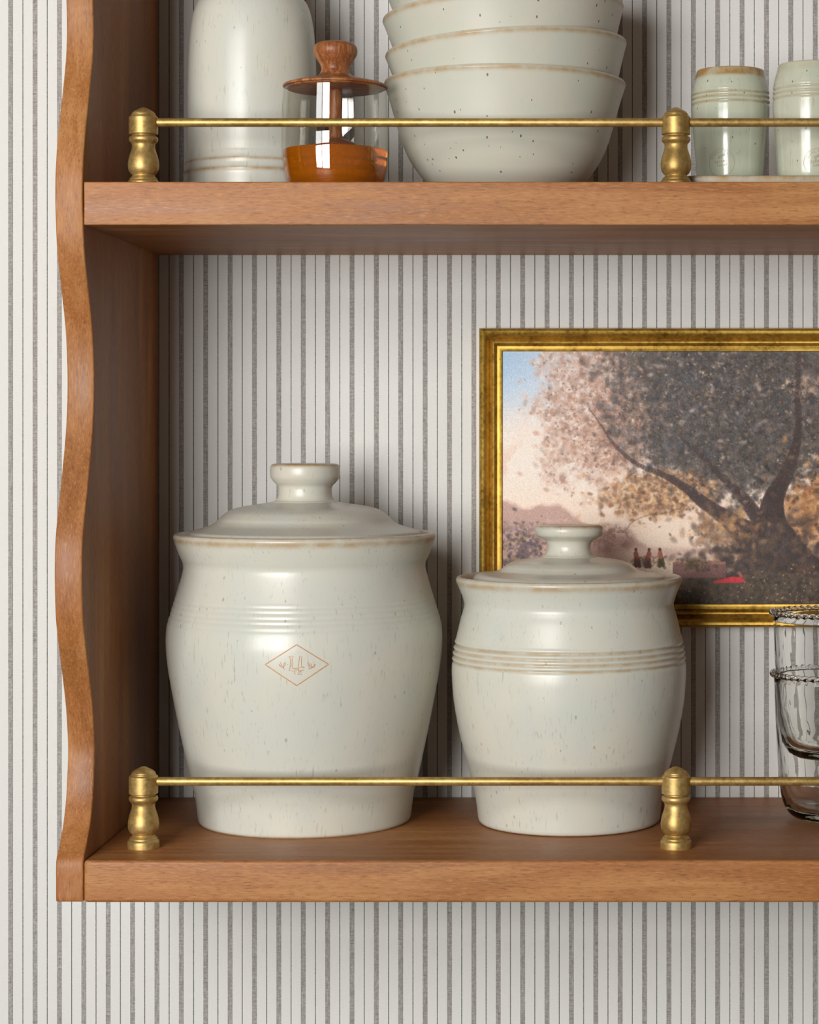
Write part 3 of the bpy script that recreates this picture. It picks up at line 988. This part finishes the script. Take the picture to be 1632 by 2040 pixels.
loops = []
for (ins, z) in ((0.010, 0.0), (0.006, 0.0004), (0.003, 0.002), (0.001, 0.006), (0.0002, 0.0105), (0.0004, 0.0122), (0.0018, 0.0130), (0.0034, 0.0125), (0.0042, 0.0105), (0.0060, 0.0062), (0.009, 0.0042), (0.014, 0.0040)):
    loops.append(rrect(tx0 + ins, tx1 - ins, ty0 + ins, ty1 - ins, 0.02 - min(ins, 0.012), tz + z))
for A, B in zip(loops, loops[1:]):
    for q in range(36):
        bm.faces.new((A[q], A[(q + 1) % 36], B[(q + 1) % 36], B[q]))
bm.faces.new(loops[0][::-1]); bm.faces.new(loops[-1])
tray = bm_obj('serving_tray', bm, M_BOWL, None, (0, 0, 0), True, 60)
att = tray.data.attributes.new('tan', 'FLOAT', 'POINT')
att.data.foreach_set('value', [1.0 * gauss(v.co.z - tz - 0.0118, 0.0038) for v in tray.data.vertices])
tag(tray, 'low speckled stoneware tray under the two tumblers, right of the middle brass post', 'tray')

tum_px = [(58, 389), (62, 388), (64, 384), (66, 368), (68.5, 350), (71.5, 305), (75, 264), (77.2, 235), (77.7, 212), (77.2, 195), (75.2, 175), (71, 158), (69, 150), (68, 145), (66.5, 142.5),
          (64, 142), (62, 144), (62.5, 155), (67, 180), (69, 210), (66, 264), (60, 350), (56, 372), (0, 376)]
D1 = 1.87
kt = D1 / F
tp = [(r * kt, (389 - y) * kt) for r, y in tum_px]
gr = [CAM_Z + (PY - y) * 1.837 / F - (tz + 0.0042) for y in (179.5, 188.5, 198.5)]
to = catmull(tp, 6)
tf = []
outside = True
for (a, b) in zip(to, to[1:]):
    n = max(1, int(abs(b[1] - a[1]) / 0.0005))
    for i in range(n): tf.append((a[0] + (b[0] - a[0]) * i / n, a[1] + (b[1] - a[1]) * i / n))
tf.append(to[-1])
itop = max(range(len(tf)), key=lambda i: tf[i][1])
ztop = tf[itop][1]
tf = [(r + (sum(0.0007 * (0.5 * gauss(z - g - 0.0022, 0.0010) - gauss(z - g, 0.0010)) for g in gr) if i < itop else 0), z) for i, (r, z) in enumerate(tf)]
tout = tf[:itop]


def stamp_strokes():
    R = 27 * 1.837 / F
    out = []
    for rr, w in ((R, 0.00030),):
        out.append(([(rr * math.cos(q * math.pi / 24), rr * math.sin(q * math.pi / 24)) for q in range(49)], w))
    glyph = {'Q': [[(.5, 0), (.1, .25), (.1, .75), (.5, 1), (.9, .75), (.9, .25), (.5, 0)], [(.6, .3), (1, -.05)]], 'U': [[(.1, 1), (.1, .25), (.5, 0), (.9, .25), (.9, 1)]],
             'A': [[(0, 0), (.5, 1), (1, 0)], [(.2, .4), (.8, .4)]], 'L': [[(.1, 1), (.1, 0), (.85, 0)]], 'I': [[(.5, 0), (.5, 1)]], 'T': [[(.5, 0), (.5, 1)], [(0, 1), (1, 1)]],
             'Y': [[(0, 1), (.5, .5), (1, 1)], [(.5, .5), (.5, 0)]]}
    h, wd = R * 0.17, R * 0.15
    for q, ch in enumerate('QUALITY'):
        a = math.radians(152 - q * 16.5)
        rb = R * 0.74
        ux, uy = math.sin(a), -math.cos(a)
        for st in glyph[ch]:
            out.append(([((rb + p[1] * h) * math.cos(a) + (p[0] - .5) * wd * ux, (rb + p[1] * h) * math.sin(a) + (p[0] - .5) * wd * uy) for p in st], 0.00028))
    # two lines of running script and an ear of wheat, too worn to read
    for row, (yb, amp, x0, x1, fq) in enumerate(((0.02, 0.16, -0.50, 0.36, 5.2), (-0.24, 0.13, -0.30, 0.45, 4.6))):
        st = []
        for q in range(60):
            tt = q / 59
            st.append((R * (x0 + (x1 - x0) * tt + 0.07 * math.sin(2 * math.pi * fq * tt + 1.2)), R * (yb + 0.10 * tt + amp * 0.6 * math.sin(2 * math.pi * fq * tt) * (1.2 - 0.6 * tt))))
        out.append((st, 0.0003))
    for q in range(6):
        c0 = (R * (-0.22 + 0.09 * q), R * (0.30 + 0.05 * q))
        out.append(([(c0[0], c0[1]), (c0[0] + R * 0.02, c0[1] + R * 0.14)], 0.00045))
        out.append(([(c0[0], c0[1]), (c0[0] + R * 0.13, c0[1] + R * 0.01)], 0.00045))
    return out


stk = stamp_strokes()
for (px, dep, ex, rim, rz, lab) in ((1455.8, 1.87, 1436.5, 1.0, 0.0, 'sage stoneware tumbler with a brown glazed rim, nearer the brass post'),
                                    (1619.0, 1.84, 1629.0, 0.22, 2.0, 'sage stoneware tumbler with a plain pale rim, at the right edge of the tray')):
    r_ = empty('stoneware_tumbler', (wx(px, dep), -(CAM_D - dep), tz + 0.0042))
    tag(r_, lab, 'tumbler', 'stoneware tumblers on the tray')
    lathe('cup_body', [(0, 0.0003)] + tf, M_CUP, r_, (0, 0, 0), 112,
          lambda r, z, rim=rim: min(1, rim * (1.0 if z > ztop - 0.0055 else gauss(z - ztop + 0.0055, 0.0020)) + (0.45 + 0.4 * rim) * sum(gauss(z - g, 0.0008) for g in gr)), 0.0008)
    rad = 0.0305
    sd = decal_strokes('stamp', stk, tout, math.asin((wx(ex, dep - rad) - wx(px, dep)) / rad), wz(323, dep - rad) - (tz + 0.0042), 0.0003, M_STAMP2, r_, 0.00025)
    sd['label'] = 'faint round maker stamp'
